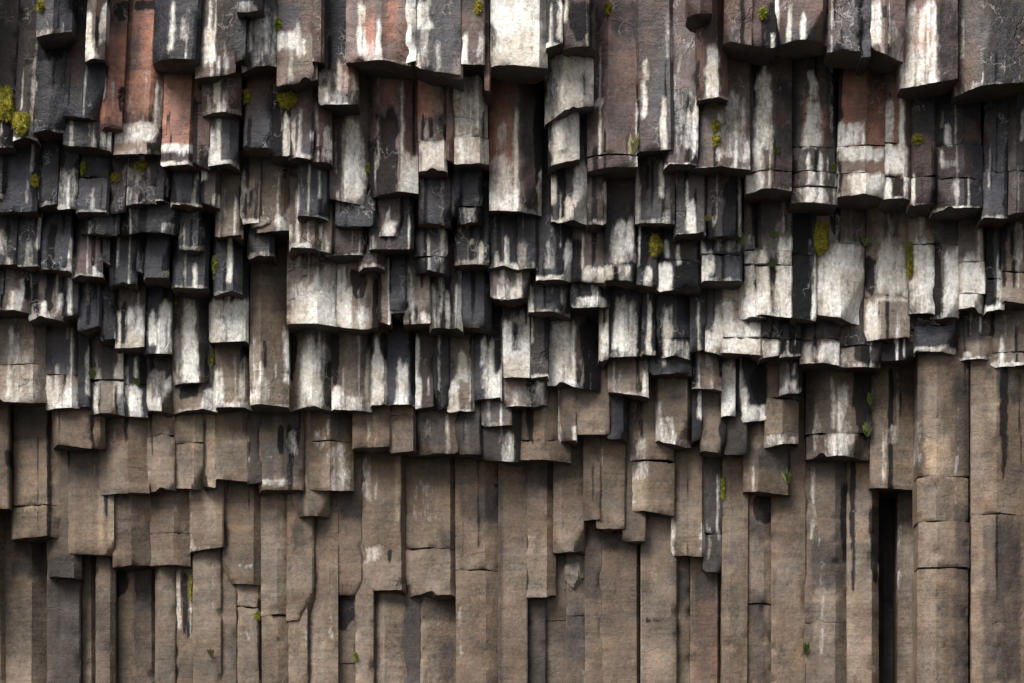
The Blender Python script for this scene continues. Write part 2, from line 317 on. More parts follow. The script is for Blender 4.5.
500 530 298 m f ; w504-514:280-296 W502-520:288-298 k520-530:275-298 ; ; low dark block with cream edge
528 571 312 k r0.5 ; G536-568:284-312 W530-534:285-312 w536-540:300-312 ; ; square dark column end with a pale left edge
570 611 306 k f ; W576-606:296-302 w590-600:285-296 ; ; small black block with a pale lip
606 642 355 g r0.5 ; W612-638:295-350 W612-618:310-350 W626-638:310-355 G618-626:300-330 K639-642:300-355 ; ; white column broadening at its foot
641 656 354 k f ; W646-652:300-353 ; ; thin column with a cream line
655 691 357 k r0.6 ; W665-674:305-340 G671-688:322-336 W663-670:338-356 w672-688:340-355 k656-664:300-355 W662-672:320-336 ; c338 ; dark column with a rounded grey patch
690 707 350 k f ; w696-700:300-330 ; ; dark column with faint streaks
705 724 352 m f ; W712-722:300-350 W708-722:330-351 k706-712:290-330 ; ; cream column widening downwards
721 763 354 t f ; W724-760:320-353 W722-736:300-336 W726-740:340-353 K746-758:336-338 k744-760:290-315 ; c338 ; low white column end with a ledge
760 783 356 m f ; W762-779:340-356 k762-780:320-338 K778-783:320-356 ; c338 ; small white column end
780 802 357 k f ; K782-800:340-357 ; c339 ; small black column end
801 841 363 m r0.6 ; W804-812:342-362 W820-838:342-363 k804-838:320-338 w812-822:345-362 ; c339 ; low column end with white and black patches
840 884 367 d r0.5 ; t843-860:346-366 K856-868:345-362 k845-880:330-345 w843-850:350-366 ; c345 ; dark low column end with tan corner
882 916 360 d f ; K884-914:340-360 ; ; dark brown low block
914 958 351 k f ; G918-950:325-345 t916-926:345-351 W938-950:345-352 ; ; bluish black slab with tan rim
957 992 359 b r0.6 ; t966-988:342-358 k960-985:310-340 w962-972:350-358 ; ; brown wedge-footed column
990 1034 365 b f ; t996-1020:320-362 w1004-1008:310-340 K988-996:300-340 ; ; brown column at the right edge of the tier
# tier ending near 405
0 46 402 t r0.8 ; W8-14:325-345 t4-40:340-400 W36-38:355-400 k10-20:322-340 w2-40:330-400 ; c364 ; *broad cream-brown column end at the left edge
44 79 407 m r0.8 ; G48-68:328-375 W70-75:330-400 W46-55:375-405 K50-55:385-400 t56-78:372-405 W64-76:375-406 k44-52:322-370 ; c374 ; column end with grey shield-shaped patch
78 90 406 k f ; w85-88:350-400 ; ; black slot column
87 123 414 m r0.4 ; W92-98:382-412 t100-118:380-413 W116-120:375-412 K98-101:380-414 k92-114:340-378 W115-122:350-385 ; c380 ; column end with cream and black bands beside a green tuft
123 148 416 k r0.4 ; W127-144:385-416 K140-146:352-390 W134-137:355-380 w124-132:360-400 ; c384 ; black-topped column with cream foot
146 174 411 m f ; W150-162:396-411 w148-170:370-400 k148-170:350-380 W164-172:375-390 ; ; small broken cream column foot
171 217 410 m L ; t174-202:385-409 K178-198:384-398 W202-214:388-408 k172-212:382-392 ; ; low cream block under the hanging streaked column
215 251 407 b f ; t218-236:360-405 W217-226:370-404 b220-250:346-380 w238-250:350-404 K243-250:340-360 ; ; brown column end with pale scratches
249 288 404 b R ; t252-284:340-400 w252-270:375-402 W282-286:322-380 b252-284:275-345 W250-262:390-402 ; v350 c371 ; *long tan column, plain brown above and cream below
287 333 408 t r0.55 ; W298-326:335-406 W302-318:340-405 G314-332:332-375 K318-331:360-406 K290-296:330-380 ; ; *cream column cut by a black diagonal wedge
331 372 409 b r0.75 ; t345-368:335-405 W365-371:345-405 K332-340:330-385 W334-342:385-408 w345-366:395-405 ; ; tan column with pale edges
370 389 405 m f ; W373-386:355-404 K380-386:330-360 W374-380:335-360 ; ; white-striped narrow column
380 417 405 k r0.8 ; G384-410:330-400 W395-410:360-404 W397-400:360-404 W406-409:365-404 ; ; blue-black column with white finger-like drips
415 434 407 d f ; W428-430:375-395 d416-430:340-400 ; ; dark brown column with a white fleck
432 450 409 k f ; ; ; plain black column
447 475 411 m r0.85 ; W450-460:380-410 t452-472:335-400 W470-474:335-405 W456-468:350-380 k448-456:360-385 ; ; brown column with white loop at its foot
474 502 399 k f ; W482-497:340-398 W488-499:370-398 W480-486:335-365 G475-488:340-390 ; ; black column with a forked white run
503 531 376 k f ; W505-516:318-375 W520-530:320-374 W508-526:350-376 K513-521:330-352 w504-530:312-376 ; ; *bright white column end with square dark windows
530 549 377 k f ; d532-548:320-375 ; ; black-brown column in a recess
547 601 384/389 m r0.55 ; W549-577:330-385 W549-575:318-384 K580-600:318-388 W572-577:320-384 w580-584:355-385 ; ; *column with white left face and black right face
599 609 358 t f ; W601-607:322-357 ; ; thin cream strip
502 553 407 m r0.85 ; w510-548:385-405 p508-548:380-406 w505-509:385-400 ; ; grey-brown block below the dark-windowed column
608 649 392/398 b f ; w612-616:360-394 t610-646:365-394 W642-647:370-396 ; ; neat square brown column end
649 692 373 k f ; ; ; dim dark block
692 723 389 b L ; b700-720:358-388 k693-702:360-386 ; ; small brown square column end
721 736 416 m f ; W724-735:362-415 W722-728:365-400 ; ; narrow pale column
734 767 420 k r0.4 ; W741-750:385-418 W745-765:405-420 K750-766:370-405 w740-745:365-400 ; ; dark column with a pale curved edge
780 803 391 m f ; g783-800:368-390 w784-798:380-391 ; ; little pale square column end
765 800 445/441 b r0.5 ; t768-797:395-443 W766-798:434-444 k778-800:372-398 w768-774:390-410 ; ; *brown column end with white scalloped foot
807 872 455 m r0.45 ; W833-853:380-452 W830-836:370-425 W826-856:432-453 K854-870:365-440 k808-816:375-450 w814-822:400-453 G824-834:390-430 ; c433 ; *wide grey column end with a bright white stain
# tier near 445-490
0 9 509 b f ; ; ; brown sliver at the left edge
8 60 537 b r0.75 ; w14-46:500-512 b10-46:420-536 K47-52:400-536 T53-58:430-520 k10-50:410-440 ; c505 ; *wide plain brown column with a black seam on its right
49 92 444/448 b f ; b52-88:415-444 K88-91:412-440 w84-87:420-440 ; ; brown block in the second tier from the bottom
89 104 447 b f ; K90-93:412-445 ; ; narrow brown block
58 114 553/556 b R ; t58-62:450-530 K62-70:448-470 k66-98:445-480 T98-104:492-545 T108-112:495-545 K104-108:490-520 ; ; brown column with tan drip stripes
97 149 491 b r0.6 ; K124-129:415-446 b100-146:440-490 w101-128:440-444 t100-124:445-488 ; ; wide brown column end
146 175 490 b f ; t148-172:420-488 W149-151:470-480 ; ; plain brown column end
174 208 487 b r0.6 ; T193-204:412-485 b176-194:420-484 t176-202:450-486 ; ; brown column end with a tan stripe
203 216 487 b f ; T207-214:412-486 K205-207:415-486 ; ; narrow tan-striped column
214 249 480 b f ; w222-236:420-445 t216-246:440-480 ; ; brown column end with fine scratches
247 262 484 d f ; k248-260:420-480 ; ; dark brown recessed strip
258 304 491 m f ; K277-284:425-456 W286-298:428-455 W260-290:478-486 g262-294:440-484 W262-282:456-458 K294-298:425-455 k258-300:410-430 w284-298:455-485 ; ; *grey column end with white ledges and a black drip
302 354 489 b r0.55 ; k330-342:415-440 W328-350:442-485 W326-330:420-440 w308-330:425-450 t322-350:450-488 w332-350:440-480 ; c441 ; *brown column end veined with cream streaks
352 391 448 b f ; w366-372:410-446 w374-378:415-446 t380-390:445-448 ; ; brown column end with thin pale lines
389 416 451 b r0.9 ; t392-412:420-450 w412-415:412-450 ; ; plain tan square column end
414 458 452 m r0.3 ; W444-450:412-448 t430-446:445-450 g420-444:415-445 w424-436:420-440 ; ; grey-brown column end with white right curve
455 482 454 k f ; G462-479:416-453 w464-468:418-445 ; ; small blue-grey square column end
481 512 425 m f ; g484-508:405-424 w484-508:420-425 ; ; low grey-brown block
478 526 461 k f ; W500-518:432-460 w498-504:428-455 W508-516:430-458 ; ; dark column end with white scribble
518 571 459/462 b r0.5 ; b522-560:415-458 ; ; brown column end with flat foot
558 577 441 b f ; G563-572:412-438 W558-562:412-440 W572-576:425-440 ; ; narrow column with a blue-black stripe
574 610 434 b f ; b576-606:395-433 w598-606:430-434 t578-606:405-432 ; ; plain brown square block
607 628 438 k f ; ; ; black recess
624 674 509/516 b r0.35 ; G628-638:440-470 W627-634:455-508 W634-648:435-480 t640-650:440-510 T626-646:470-508 t630-655:400-440 c0-0:0-0 ; ; *brown column with a white diagonal streak above its ledge
656 693 441/446 b r0.85 ; W657-664:400-440 W662-676:415-442 W656-690:438-445 t660-690:380-430 W686-689:372-398 ; ; brown column end with a white slanting streak
692 702 440 k f ; ; ; dark slot column
700 726 452 m f ; t704-724:405-450 K720-724:395-450 k700-706:400-440 ; ; narrow brown column end with dark right edge
724 748 455 k f ; ; ; dark recessed block
871 921 487 b r0.33 ; t874-886:385-484 W882-886:430-482 W887-900:425-445 t888-916:440-486 k890-918:370-395 w888-918:428-432 t890-905:435-450 ; ; *big brown column end above the black slot
744 792 490/493 b r0.3 ; t746-756:440-488 w752-764:445-450 k752-790:445-470 W752-756:465-490 ; ; brown block with a straight foot
# bottom tier
112 151 566 b r0.5 ; k122-130:492-500 T112-116:500-550 ; ; long brown column with ragged foot
149 191 564 b r0.6 ; k148-160:492-508 w172-180:500-520 t152-162:550-562 ; ; brown column with a chipped corner
189 224 553/548 b f ; t206-216:495-545 w190-222:545-552 ; ; brown column with slanted foot
222 264 583 b r0.75 ; t226-260:560-575 W236-252:565-568 b224-258:490-582 k216-226:490-530 ; ; *long brown column end with a pale band near its foot
290 329 514 b r0.45 ; W292-296:492-512 k298-306:490-510 t306-324:490-512 T305-307:492-512 ; ; *small hollow ledge block under the white-ledged column
286 314 620 b f ; t288-310:560-590 k290-304:520-550 ; v575 ; long brown column under the small ledge block
311 342 594 b r0.6 ; w312-316:520-560 k316-324:520-550 ; ; brown column with pale curved scar
324 363 595 b f ; k340-360:490-520 R336-338:585-592 ; ; plain brown column reaching a flat foot
360 406 591 b r0.9 ; W363-372:455-500 W374-378:470-500 T396-400:440-520 w362-400:500-504 W362-386:545-560 t364-400:550-588 K388-392:550-565 ; ; *tan column with white crust above a rounded foot
403 459 596 b r0.85 ; t406-452:545-590 k440-458:530-550 w408-440:480-520 ; ; *wide brown column with a rough slab foot
457 500 999 b L ; t460-496:555-570 w460-464:600-660 K496-499:483-487 k462-498:490-520 ; v590 c570 ; long brown column running past the bottom edge with pale band
498 528 999 b f ; k498-503:480-683 t504-526:545-600 ; v592 ; long tan-brown column right of the pale band
525 556 598 b f ; t528-552:540-595 k528-550:465-490 W528-536:535-540 ; ; brown column ending above three dark bars
553 586 552 b r0.25 ; t558-584:500-550 ; ; brown column above the pale lodged boulder
583 601 520 b f ; ; ; narrow brown column, upper step of a staircase
596 626 527 b f ; t600-622:490-525 ; ; brown column, next step of a staircase
622 646 540 m f ; ; ; grey column behind the white diagonal streak's ledge
671 706 552/557 b r0.88 ; W672-676:515-555 t676-702:500-555 W698-703:520-550 k674-690:470-490 ; ; *brown column with cream edges and pointed foot
702 726 571 k f ; G704-720:470-570 W716-720:470-540 w706-712:490-560 ; ; blue-black strip column
# lower wall
-10 6 999 b f ; ; ; brown column at the bottom left edge
4 50 999 b r0.7 ; t8-46:590-683 k10-40:540-575 ; ; *broad brown column in the bottom left corner
47 81 577 m f ; k50-80:555-577 ; ; short grey-brown block in the lower left recess
46 80 999 d f ; k56-78:580-640 G60-78:600-640 ; v640 ; dark grey-brown column under the short recessed block
78 96 999 b f ; t80-94:590-683 ; ; narrow brown column of the lower wall
94 114 999 m f ; ; v620 ; shaded grey-brown column of the lower wall
112 137 999 b f ; K113-126:565-597 ; ; brown column with a black triangular stain
135 157 999 m f ; k137-155:575-600 ; ; grey-brown column of the lower wall
154 176 999 b f ; t156-172:580-683 ; v620 ; smooth light brown column of the lower wall
174 196 999 b f ; K179-186:570-635 W176-179:570-630 W187-190:580-640 K184-190:620-640 ; v630 ; brown column with a long black drip
193 222 999 b f ; t196-218:555-683 ; v600 ; pale brown column right of the black drip
219 238 999 m f ; ; v610 ; grey-brown column under the pale-banded end
236 264 999 b f ; w238-250:630-640 K256-263:600-683 t238-254:590-683 ; v612 ; brown column with black seam and moss
262 290 999 b r0.6 ; t264-286:500-600 w264-270:600-615 K274-290:614-618 ; v586 c615 ; brown column marked by a bird-shaped crack
288 308 999 b f ; t290-304:600-683 w304-306:600-683 ; v588 ; brown column beside a row of pits
306 338 999 b R ; t308-324:600-683 w326-334:595-640 ; v596 ; pale-edged brown column of the lower wall
335 360 999 m f ; K338-354:594-630 ; v630 ; brown column with a black bag-shaped stain
355 374 999 b f ; t357-370:600-683 ; v612 ; narrow brown column with green speck
370 408 999 b r0.4 ; t375-402:610-683 k372-404:598-605 ; v640 ; wide smooth brown column below the rounded foot
404 421 999 d f ; k406-420:600-683 ; v660 ; dark narrow column below the slab foot
418 462 999 b r0.15 ; k420-456:598-620 G436-456:640-683 t420-440:620-683 ; v640 ; wide brown column below the slab foot
524 546 999 d f ; k526-544:605-683 ; v640 ; dark bar-like column
543 568 999 m f ; ; v660 ; middle grey bar-like column
565 590 999 m f ; w574-586:660-683 G566-586:600-660 ; v640 ; blue-grey bar-like column
586 604 999 b f ; k588-602:525-600 ; v620 ; narrow brown column right of the grey bars
601 642 999 b r0.9 ; k604-638:530-550 w606-638:548-552 ; v608 ; broad smooth brown column of the lower wall
640 677 999 b f ; w642-672:570-574 t642-672:520-683 K644-660:618-622 ; v596 ; light brown column with a pale line across
675 692 999 b f ; k677-690:570-600 ; v640 ; narrow russet column of the lower wall
690 722 999 b f ; r694-720:600-683 k694-716:575-600 K718-722:580-683 ; v630 ; russet brown column with a black right seam
720 746 999 b R ; t724-742:500-640 ; v566 ; tan-brown long column with moss on its upper left edge
744 774 999 b L ; K754-772:493-525 k752-766:520-683 t748-772:540-590 ; v580 ; brown column under a dripping black patch
772 808 999 b f ; t776-800:540-600 w776-800:550-554 ; v574 ; light brown speckled column
806 850 999 m r0.7 ; w819-822:522-546 w812-842:545-547 w826-828:545-590 G834-848:460-540 K842-848:480-560 w814-842:588-592 k812-846:540-590 t815-840:590-640 ; v580 ; *grey column marked with a white cross
847 880 999 b f ; t850-874:490-683 K870-878:500-580 w850-870:510-513 ; v590 ; brown column left of the black slot
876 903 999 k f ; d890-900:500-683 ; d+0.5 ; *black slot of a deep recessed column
898 922 999 m f ; w900-903:500-600 t904-918:525-683 ; v640 ; grey-brown column right of the black slot
919 970.5 999 b r0.35 ; t924-944:380-683 k920-926:370-470 k955-972:370-470 T925-950:440-475 w930-955:475-480 k955-970:500-683 ; v380 c476 c521 c568 ; *tall cracked column right of the black slot
973 1034 999 b r0.4 ; t976-986:380-480 k986-994:360-400 T988-1000:380-420 k1000-1024:370-400 t1000-1010:480-520 k985-1024:520-683 ; v372 c514 ; *tall split column in the lower right corner
"""
def ysum(s): a = [float(t) for t in s.split('/')]; return a[0], a[-1]
class Column: pass
_q = random.Random(5); RUNS = []
for _ in range(58):
    x, hw, y0 = _q.uniform(0, 1024), _q.choice((1, 1.5, 2, 3, 4.5)), _q.uniform(40, 380); RUNS.append(('K', x - hw, x + hw, y0, y0 + _q.uniform(50, 150)))
for _ in range(46):
    x, hw, y0 = _q.uniform(0, 1024), _q.choice((.5, .7, 1, 1.4, 2.4)), _q.uniform(20, 330); RUNS.append((_q.choice('WWw'), x - hw, x + hw, y0, y0 + _q.uniform(50, 140)))
for _ in range(26):
    x, hw, y0 = _q.uniform(0, 1024), _q.choice((.7, 1, 1.5, 3)), _q.uniform(400, 560); RUNS.append((_q.choice('Kwt'), x - hw, x + hw, y0, y0 + _q.uniform(40, 160)))
cols = []
for ln in DATA.strip().splitlines():
    if not ln.strip() or ln[0] == '#': continue
    g, stk, opt, look = [t.strip() for t in ln.split(';')]
    a = g.split(); c = Column(); c.i = len(cols)
    c.xl, c.xr = float(a[0]), float(a[1]); c.yl, c.yr = ysum(a[2]); c.yb = (c.yl + c.yr) / 2
    if c.xl <= 5: c.xl = -16.0                                     # goes on beyond the picture's edge
    c.tone, c.prof = a[3], a[4]; c.land = look[0] == '*'; c.look = look.lstrip('*')
    c.st = []
    for t in stk.split():
        k = t[0]
        if k == 'c': continue
        hx, hy = t[1:].split(':'); x0, x1 = hx.split('-'); y0, y1 = hy.split('-')
        c.st.append((k, float(x0), float(x1), float(y0), float(y1)))
    c.cr = []; c.dd = 0.0; v = c.yb
    for t in opt.replace(',', ' ').split():
        if t[0] == 'c': c.cr.append(float(t[1:]))
        elif t[0] == 'v': v = float(t[1:])
        elif t[:2] == 'd+': c.dd = float(t[2:])
    c.v = min(v, 700)
    rj = random.Random(c.i * 5 + 1)                                # further level joints
    if not c.cr and c.xr - c.xl > 16 and 740 < c.xl < 1000 and 300 < c.yb < 370: c.cr.append(c.yb - rj.uniform(10, 34))
    elif not c.cr and c.xr - c.xl > 22 and c.yb > 430 and rj.random() < .24: c.cr.append(min(c.yb, 690) - rj.uniform(16, 60) if c.yb < 690 else rj.uniform(600, 665))
    for k, x0, x1, y0, y1 in RUNS:                                 # seeps that follow the wall down over several tiers
        if x1 > c.xl + 1 and x0 < c.xr - 1: c.st.append((k, max(x0, c.xl), min(x1, c.xr), y0, y1))
    rs = random.Random(c.i * 17 + 3)                               # thin runs of lime and damp that start at a joint and follow the face down
    if c.yb < 430 and c.xr - c.xl > 14:
        for _ in range(rs.choice((1, 1, 2, 3)) if c.tone != 'k' else rs.choice((0, 0, 1, 2))):
            x = rs.uniform(c.xl + 2, c.xr - 2); L = rs.uniform(12, 62); y1 = c.yb + 4 if rs.random() < .6 else c.yb - rs.uniform(3, 30); hw = rs.uniform(.4, 1.0) if rs.random() < .6 else rs.uniform(1, 4)
            c.st.append((rs.choice('WWw'), x - hw, x + hw, y1 - L, y1))
        for _ in range(rs.choice((0, 1, 2))):
            x = rs.uniform(c.xl + 2, c.xr - 2); L = rs.uniform(20, 70); y0 = c.yb - rs.uniform(25, 75); hw = rs.uniform(.7, 2.6)
            c.st.append(('K', x - hw, x + hw, y0, y0 + L))
        if rs.random() < .55: c.st.append((rs.choice('Www'), c.xl, c.xr, c.yb - rs.uniform(1, 5), c.yb + 6))
    elif c.xr - c.xl > 14:
        for _ in range(rs.choice((0, 1, 1, 2))):
            x = rs.uniform(c.xl + 2, c.xr - 2); L = rs.uniform(15, 70); y0 = c.yb - rs.uniform(5, 90); hw = rs.uniform(.5, 1.2)
            c.st.append((rs.choice('wwK'), x - hw, x + hw, y0 - L, y0))
        for _ in range(rs.choice((0, 1))):
            y0 = min(c.yb, 683) - rs.uniform(8, 90); c.st.append(('w', c.xl + 3, c.xr - 3, y0, y0 + 2))
    cols.append(c)
rnd = random.Random(11)
def depth(v):
    d = .0062 * min(v, 420) + .0032 * max(0, min(v, 700) - 420)
    return d
for c in cols:
    c.d = depth(c.v) + c.dd + rnd.uniform(-.035, .035) * (.4 if c.v > 460 else 1)
    c.ev = (rnd.random(), rnd.random(), rnd.random(), rnd.random())
def yat(c, x):
    u = min(1, max(0, (x - c.xl) / (c.xr - c.xl))); return c.yl + (c.yr - c.yl) * u
def edge_depth(c, side):                                          # shallow where the next column continues the row, deep where the row is broken
    x = c.xl if side < 0 else c.xr
    for o in cols:
        if o is c: continue
        xo = o.xr if side < 0 else o.xl
        if abs(xo - x) < 7 and abs(o.d - c.d) < .22 and o.v > c.v - 25: return (.02 + (.05 if c.v > 440 else .10) * c.ev[0 if side < 0 else 1])
    return .20 + .16 * c.ev[0 if side < 0 else 1]
for c in cols:
    a, b = edge_depth(c, -1), edge_depth(c, 1); e = c.ev
    if c.prof == 'f': a_, b_ = max(a, .02), max(b, .02); c.pts = [(0, a_), (.02 + a_ * (.45 + .5 * e[2]), 0), (.98 - b_ * (.45 + .5 * e[3]), 0), (1, b_)]
    elif c.prof == 'L': c.pts = [(0, a), (.70, 0), (1, max(b, .18))]
    elif c.prof == 'R': c.pts = [(0, max(a, .18)), (.30, 0), (1, b)]
    else:
        r = .5 if len(c.prof) == 1 else float(c.prof[1:])
        if r > .6: c.pts = [(0, a + .06), (.07, .5 * a + .05), (r, 0), (1, max(b, .22))]
        elif r < .4: c.pts = [(0, max(a, .22)), (r, 0), (.93, .5 * b + .05), (1, b + .06)]
        else: c.pts = [(0, max(a, .16)), (r, 0), (1, max(b, .16))]
for c in cols:                                                    # no two columns face quite the same way
    tl = rnd.uniform(-.13, .13); c.pts = [(u, q + tl * (u - .5)) for u, q in c.pts]; m = min(q for u, q in c.pts); c.pts = [(u, q - m) for u, q in c.pts]
for c in cols:                                                    # where the column comes out from under those in front of it
    tops = []
    for x in np.linspace(c.xl + 1, c.xr - 1, 9):
        t = -40.0
        for o in cols:
            if o is not c and o.xl <= x <= o.xr and o.d < c.d and yat(o, x) < yat(c, x): t = max(t, yat(o, x))
        tops.append(t)
    c.vt = min(tops)
    tv = [t for t in tops]; c.vmean = sum(tv) / len(tv)

def lean(px, py):                                                # the upper left of the cliff leans
    return 0.0 if py > 330 else .055 * max(0.0, 1 - px / 420.0) * max(0.0, min(1.0, (330 - py) / 120.0))

def pixel_masks(c, px, py):
    """rock colour, crust and seep fields on the column's own face"""
    n = len(px); low = c.yb > 440
    tone = np.array((LOW if low else TONE).get(c.tone, TONE[c.tone])) * (0.86 + .28 * VAL[c.i])
    col = np.tile(tone, (n, 1)); W = np.zeros(n); K = np.zeros(n)
    sd = c.i * 3.7
    for j, (k, x0, x1, y0, y1) in enumerate(c.st):
        cx, hw, hh = (x0 + x1) / 2, max(.9, (x1 - x0) / 2), max(2.0, y1 - y0)
        if x0 <= c.xl + 3: cx, hw = cx - 2, hw + 2
        if x1 >= c.xr - 3: cx, hw = cx + 2, hw + 2
        t = np.clip((py - y0) / hh, 0, 1)
        wob = (vnoise(py * .07, sd + j, .5) - .5) * min(6, hw * .8) + (vnoise(py * .22, sd + j + 9, .5) - .5) * min(3, hw * .5)
        he = hw * ((.62 + .38 * np.sqrt(t)) if (k in 'Ww' and hh > 2.2 * hw) else (1.05 - .65 * t ** 4) if (k == 'K' and hh > 2.2 * hw and y1 < c.yb - 6) else 1.0)
        mx = np.clip(.5 + (he - np.abs(px - cx - wob)) / (max(3.2, .55 * hw) if k in 'Ww' else 3.2), 0, 1)
        top = min(14.0, max(3.0, .22 * hh)); wy = (vnoise(px * .25, sd + j, 2.5) - .5) * min(14, .3 * hh)
        my = np.clip(.5 + (py + wy - y0) / top, 0, 1)
        if y1 < c.yb - 4: my = my * np.clip(.5 + (y1 - py - wy) / 5, 0, 1)
        m = mx * my
        if k in 'Ww' and hw > 3.2:                                 # a wash is made of many runs
            m = m * np.clip(.34 + .62 * vnoise(px * .42, py * .022 + j, sd + 3) + .40 * vnoise(px * .13, py * .05, sd + j) , 0, 1.05)
        if low and k in 'Ww': m = m * .62
        if k in 'Ww': W = np.maximum(W, m * (1.0 if k == 'W' else .56))
        elif k in 'K': K = np.maximum(K, m)
        else:
            mm = np.clip(m * (.75 + .9 * fbm(px * .12, py * .07, sd + j, 3)) * 1.15, 0, 1) * (.85 if k.isupper() or k == 'k' else .68)
            tk = np.array(LOW.get(k, TONE[k]) if low else TONE[k])
            col = col * (1 - mm[:, None]) + tk * mm[:, None]
    broad = fbm(px * .012, py * .018, .4, 4)                       # damp and iron do not stop at the joints
    col = col * (1 + 1.1 * broad)[:, None]
    if not low:
        iron = np.clip((fbm(px * .016 + 40, py * .011, .9, 4) - .02) * 3.2, 0, .55) * np.clip((240 - py) / 120, 0, 1) * np.clip((px - 60) / 60, 0, 1)
        col = col * (1 - iron[:, None]) + np.array(TONE['r']) * 1.1 * iron[:, None]
    return col, W, K

def shaded_mesh(name, verts, faces, mats, attrs=None, smooth=True, angle=26):
    me = bpy.data.meshes.new(name); me.from_pydata(verts, [], faces)
    me.materials.append(mats)
    if smooth:
        me.polygons.foreach_set('use_smooth', [True] * len(me.polygons)); me.set_sharp_from_angle(angle=math.radians(angle))
    for an, arr in (attrs or {}).items():
        at = me.attributes.new(an, 'FLOAT_COLOR', 'POINT')
        at.data.foreach_set('color', np.hstack([arr, np.ones((len(arr), 1))]).astype(np.float32).ravel())
    me.update(); return me

def segment(c, ytop, ybot, first, last, name):
    """one length of a column between two heights, as a closed prism"""
    d, w = c.d, (c.xr - c.xl)
    ww = w * (D + d) / F
    us = [0.0]
    for (u0, _), (u1, _) in zip(c.pts[:-1], c.pts[1:]):
        k = max(1, int(round((u1 - u0) * w / 2.4)))
        us += [u0 + (u1 - u0) * q / k for q in range(1, k + 1)]
    us = np.array(us); nf = len(us)
    pu = np.interp(us, [p[0] for p in c.pts], [p[1] for p in c.pts]) * min(ww, .75)
    bu = np.array([1.0, .78, .5, .22, 0.0]); bd = np.array([.62, .80, .86, .80, .62])
    U = np.concatenate([us, bu]); Q = np.concatenate([pu, bd]); nr = len(U); front = np.arange(nr) < nf
    # rows of points from the foot up
    yl, yr = (c.yl, c.yr) if last else (ybot, ybot)
    rag = np.interp(U, [p[0] for p in c.pts], [(VAL[(c.i * 19 + q * 7 + int(ybot)) % 4096] - .5) * ((3.5 if c.v > 400 else 5.0) if last else 3.0) for q in range(len(c.pts))]) + fbm(U * w * .3, c.i * 2.3 + ybot, .6, 3) * 1.2
    chip = np.maximum(0, vnoise(U * w * .07, c.i * 5.1 + 3, .7) - .74) * (20 if last else 5)
    yfoot = yl + (yr - yl) * U + rag - chip
    dense_top = max(ytop, c.vt - 22) if first else ytop
    if c.yb > 690 and last:
        z0 = np.full(nr, -.15); foot_px = 730.0
        ylev = [foot_px] + list(np.linspace(foot_px, dense_top, max(3, int((foot_px - dense_top) / 3.2)))[1:])
        yfoot = np.full(nr, foot_px)
    else:
        foot_px = float(ybot); k = max(3, int((foot_px - dense_top) / 3.0)); ylev = None
    k = max(3, int((foot_px - dense_top) / 3.0))
    T = np.concatenate([[0, .25 / k, .6 / k], np.arange(1, k + 1) / k])
    PY = yfoot[None, :] * (1 - T[:, None]) + dense_top * T[:, None]
    if not first: PY += T[:, None] ** 8 * (fbm(U * w * .2, c.i + ytop, .9, 3) * 5.0)[None, :]
    PX = c.xl + U[None, :] * w + 0 * PY
    tilt = (VAL[(c.i * 23 + 8) % 4096] - .5) * (.036 if c.yb < 400 else .010)
    X = wx(PX, d) + (tilt + np.array([lean(c.xl, y) for y in PY.mean(1)]))[:, None] * (c.yb - PY) * (D + d) / F
    Z = wz(PY, d); Y = d + Q[None, :] + 0 * Z
    s = c.i * 13.7
    n1 = fbm(X * 2.6 + s, Z * .9, .2, 3); n2 = fbm(X * 11, Z * 8 + s, .6, 3); n3 = fbm(X * 1.7 + s, Z * 17, .4, 3)
    Y = Y + np.where(front[None, :], n1 * .020 + n2 * .016 + n3 * .010, 0)
    # uneven vertical arrises
    edge = np.clip(np.abs(U - .5) * 2, 0, 1) ** 2 * np.sign(U - .5)
    e1 = fbm(Z * 2.1 + s, np.where(U > .5, 9.0, 2.0)[None, :], .1, 3); e2 = fbm(Z * 12 + s, np.where(U > .5, 5.0, 1.0)[None, :], .1, 2)
    X = X - edge[None, :] * (np.abs(e1) * .008 + np.abs(e2) * .008) + fbm(X * 9, Z * 7 + s, .8, 2) * .006
    # nicked arrises, a corner knocked off the foot
    for up, _q in c.pts:
        prox = np.exp(-((U - up) * w / 3.2) ** 2)[None, :]
        Y = Y + np.where(front[None, :], prox * np.clip(vnoise(Z * 7 + up * 9, s, .3) - .62, 0, 1) * .16, 0)
    if last and c.yb < 690:
        for kk in range(2):
            v1, v2, v3 = VAL[(c.i * 7 + kk * 31) % 4096], VAL[(c.i * 11 + 5 + kk * 17) % 4096], VAL[(c.i * 13 + 9 + kk * 3) % 4096]
            if v1 < .30:
                sg = 1 if kk else -1
                hgt = .05 + .22 * v2 * v2; along = (U - .5)[None, :] * sg * ww - (.20 + .25 * v3) * ww
                Y = Y + np.where(front[None, :], np.clip(.9 * along + .5 * (Z[:1].mean() + hgt - Z), 0, .16) * (along > -.2 * ww), 0)
    # broken foot: worn arris
    fall = np.exp(-(T * k * 3.0 / 3.0))[:, None]
    Y = Y + np.where(front[None, :], fall * (.004 + .10 * np.maximum(0, vnoise(U * w * .13 + 4, c.i * 1.9 + ybot, .2) - .5))[None, :], 0)
    rows = len(T); V = np.stack([X, Y, Z], -1).reshape(-1, 3); PXf, PYf = PX.ravel(), PY.ravel()
    fc = []
    def ring(a, b, flip=False):
        for q in range(nr):
            r = (q + 1) % nr
            fc.append((a + q, a + r, b + r, b + q))
    for t in range(rows - 1): ring(t * nr, (t + 1) * nr)
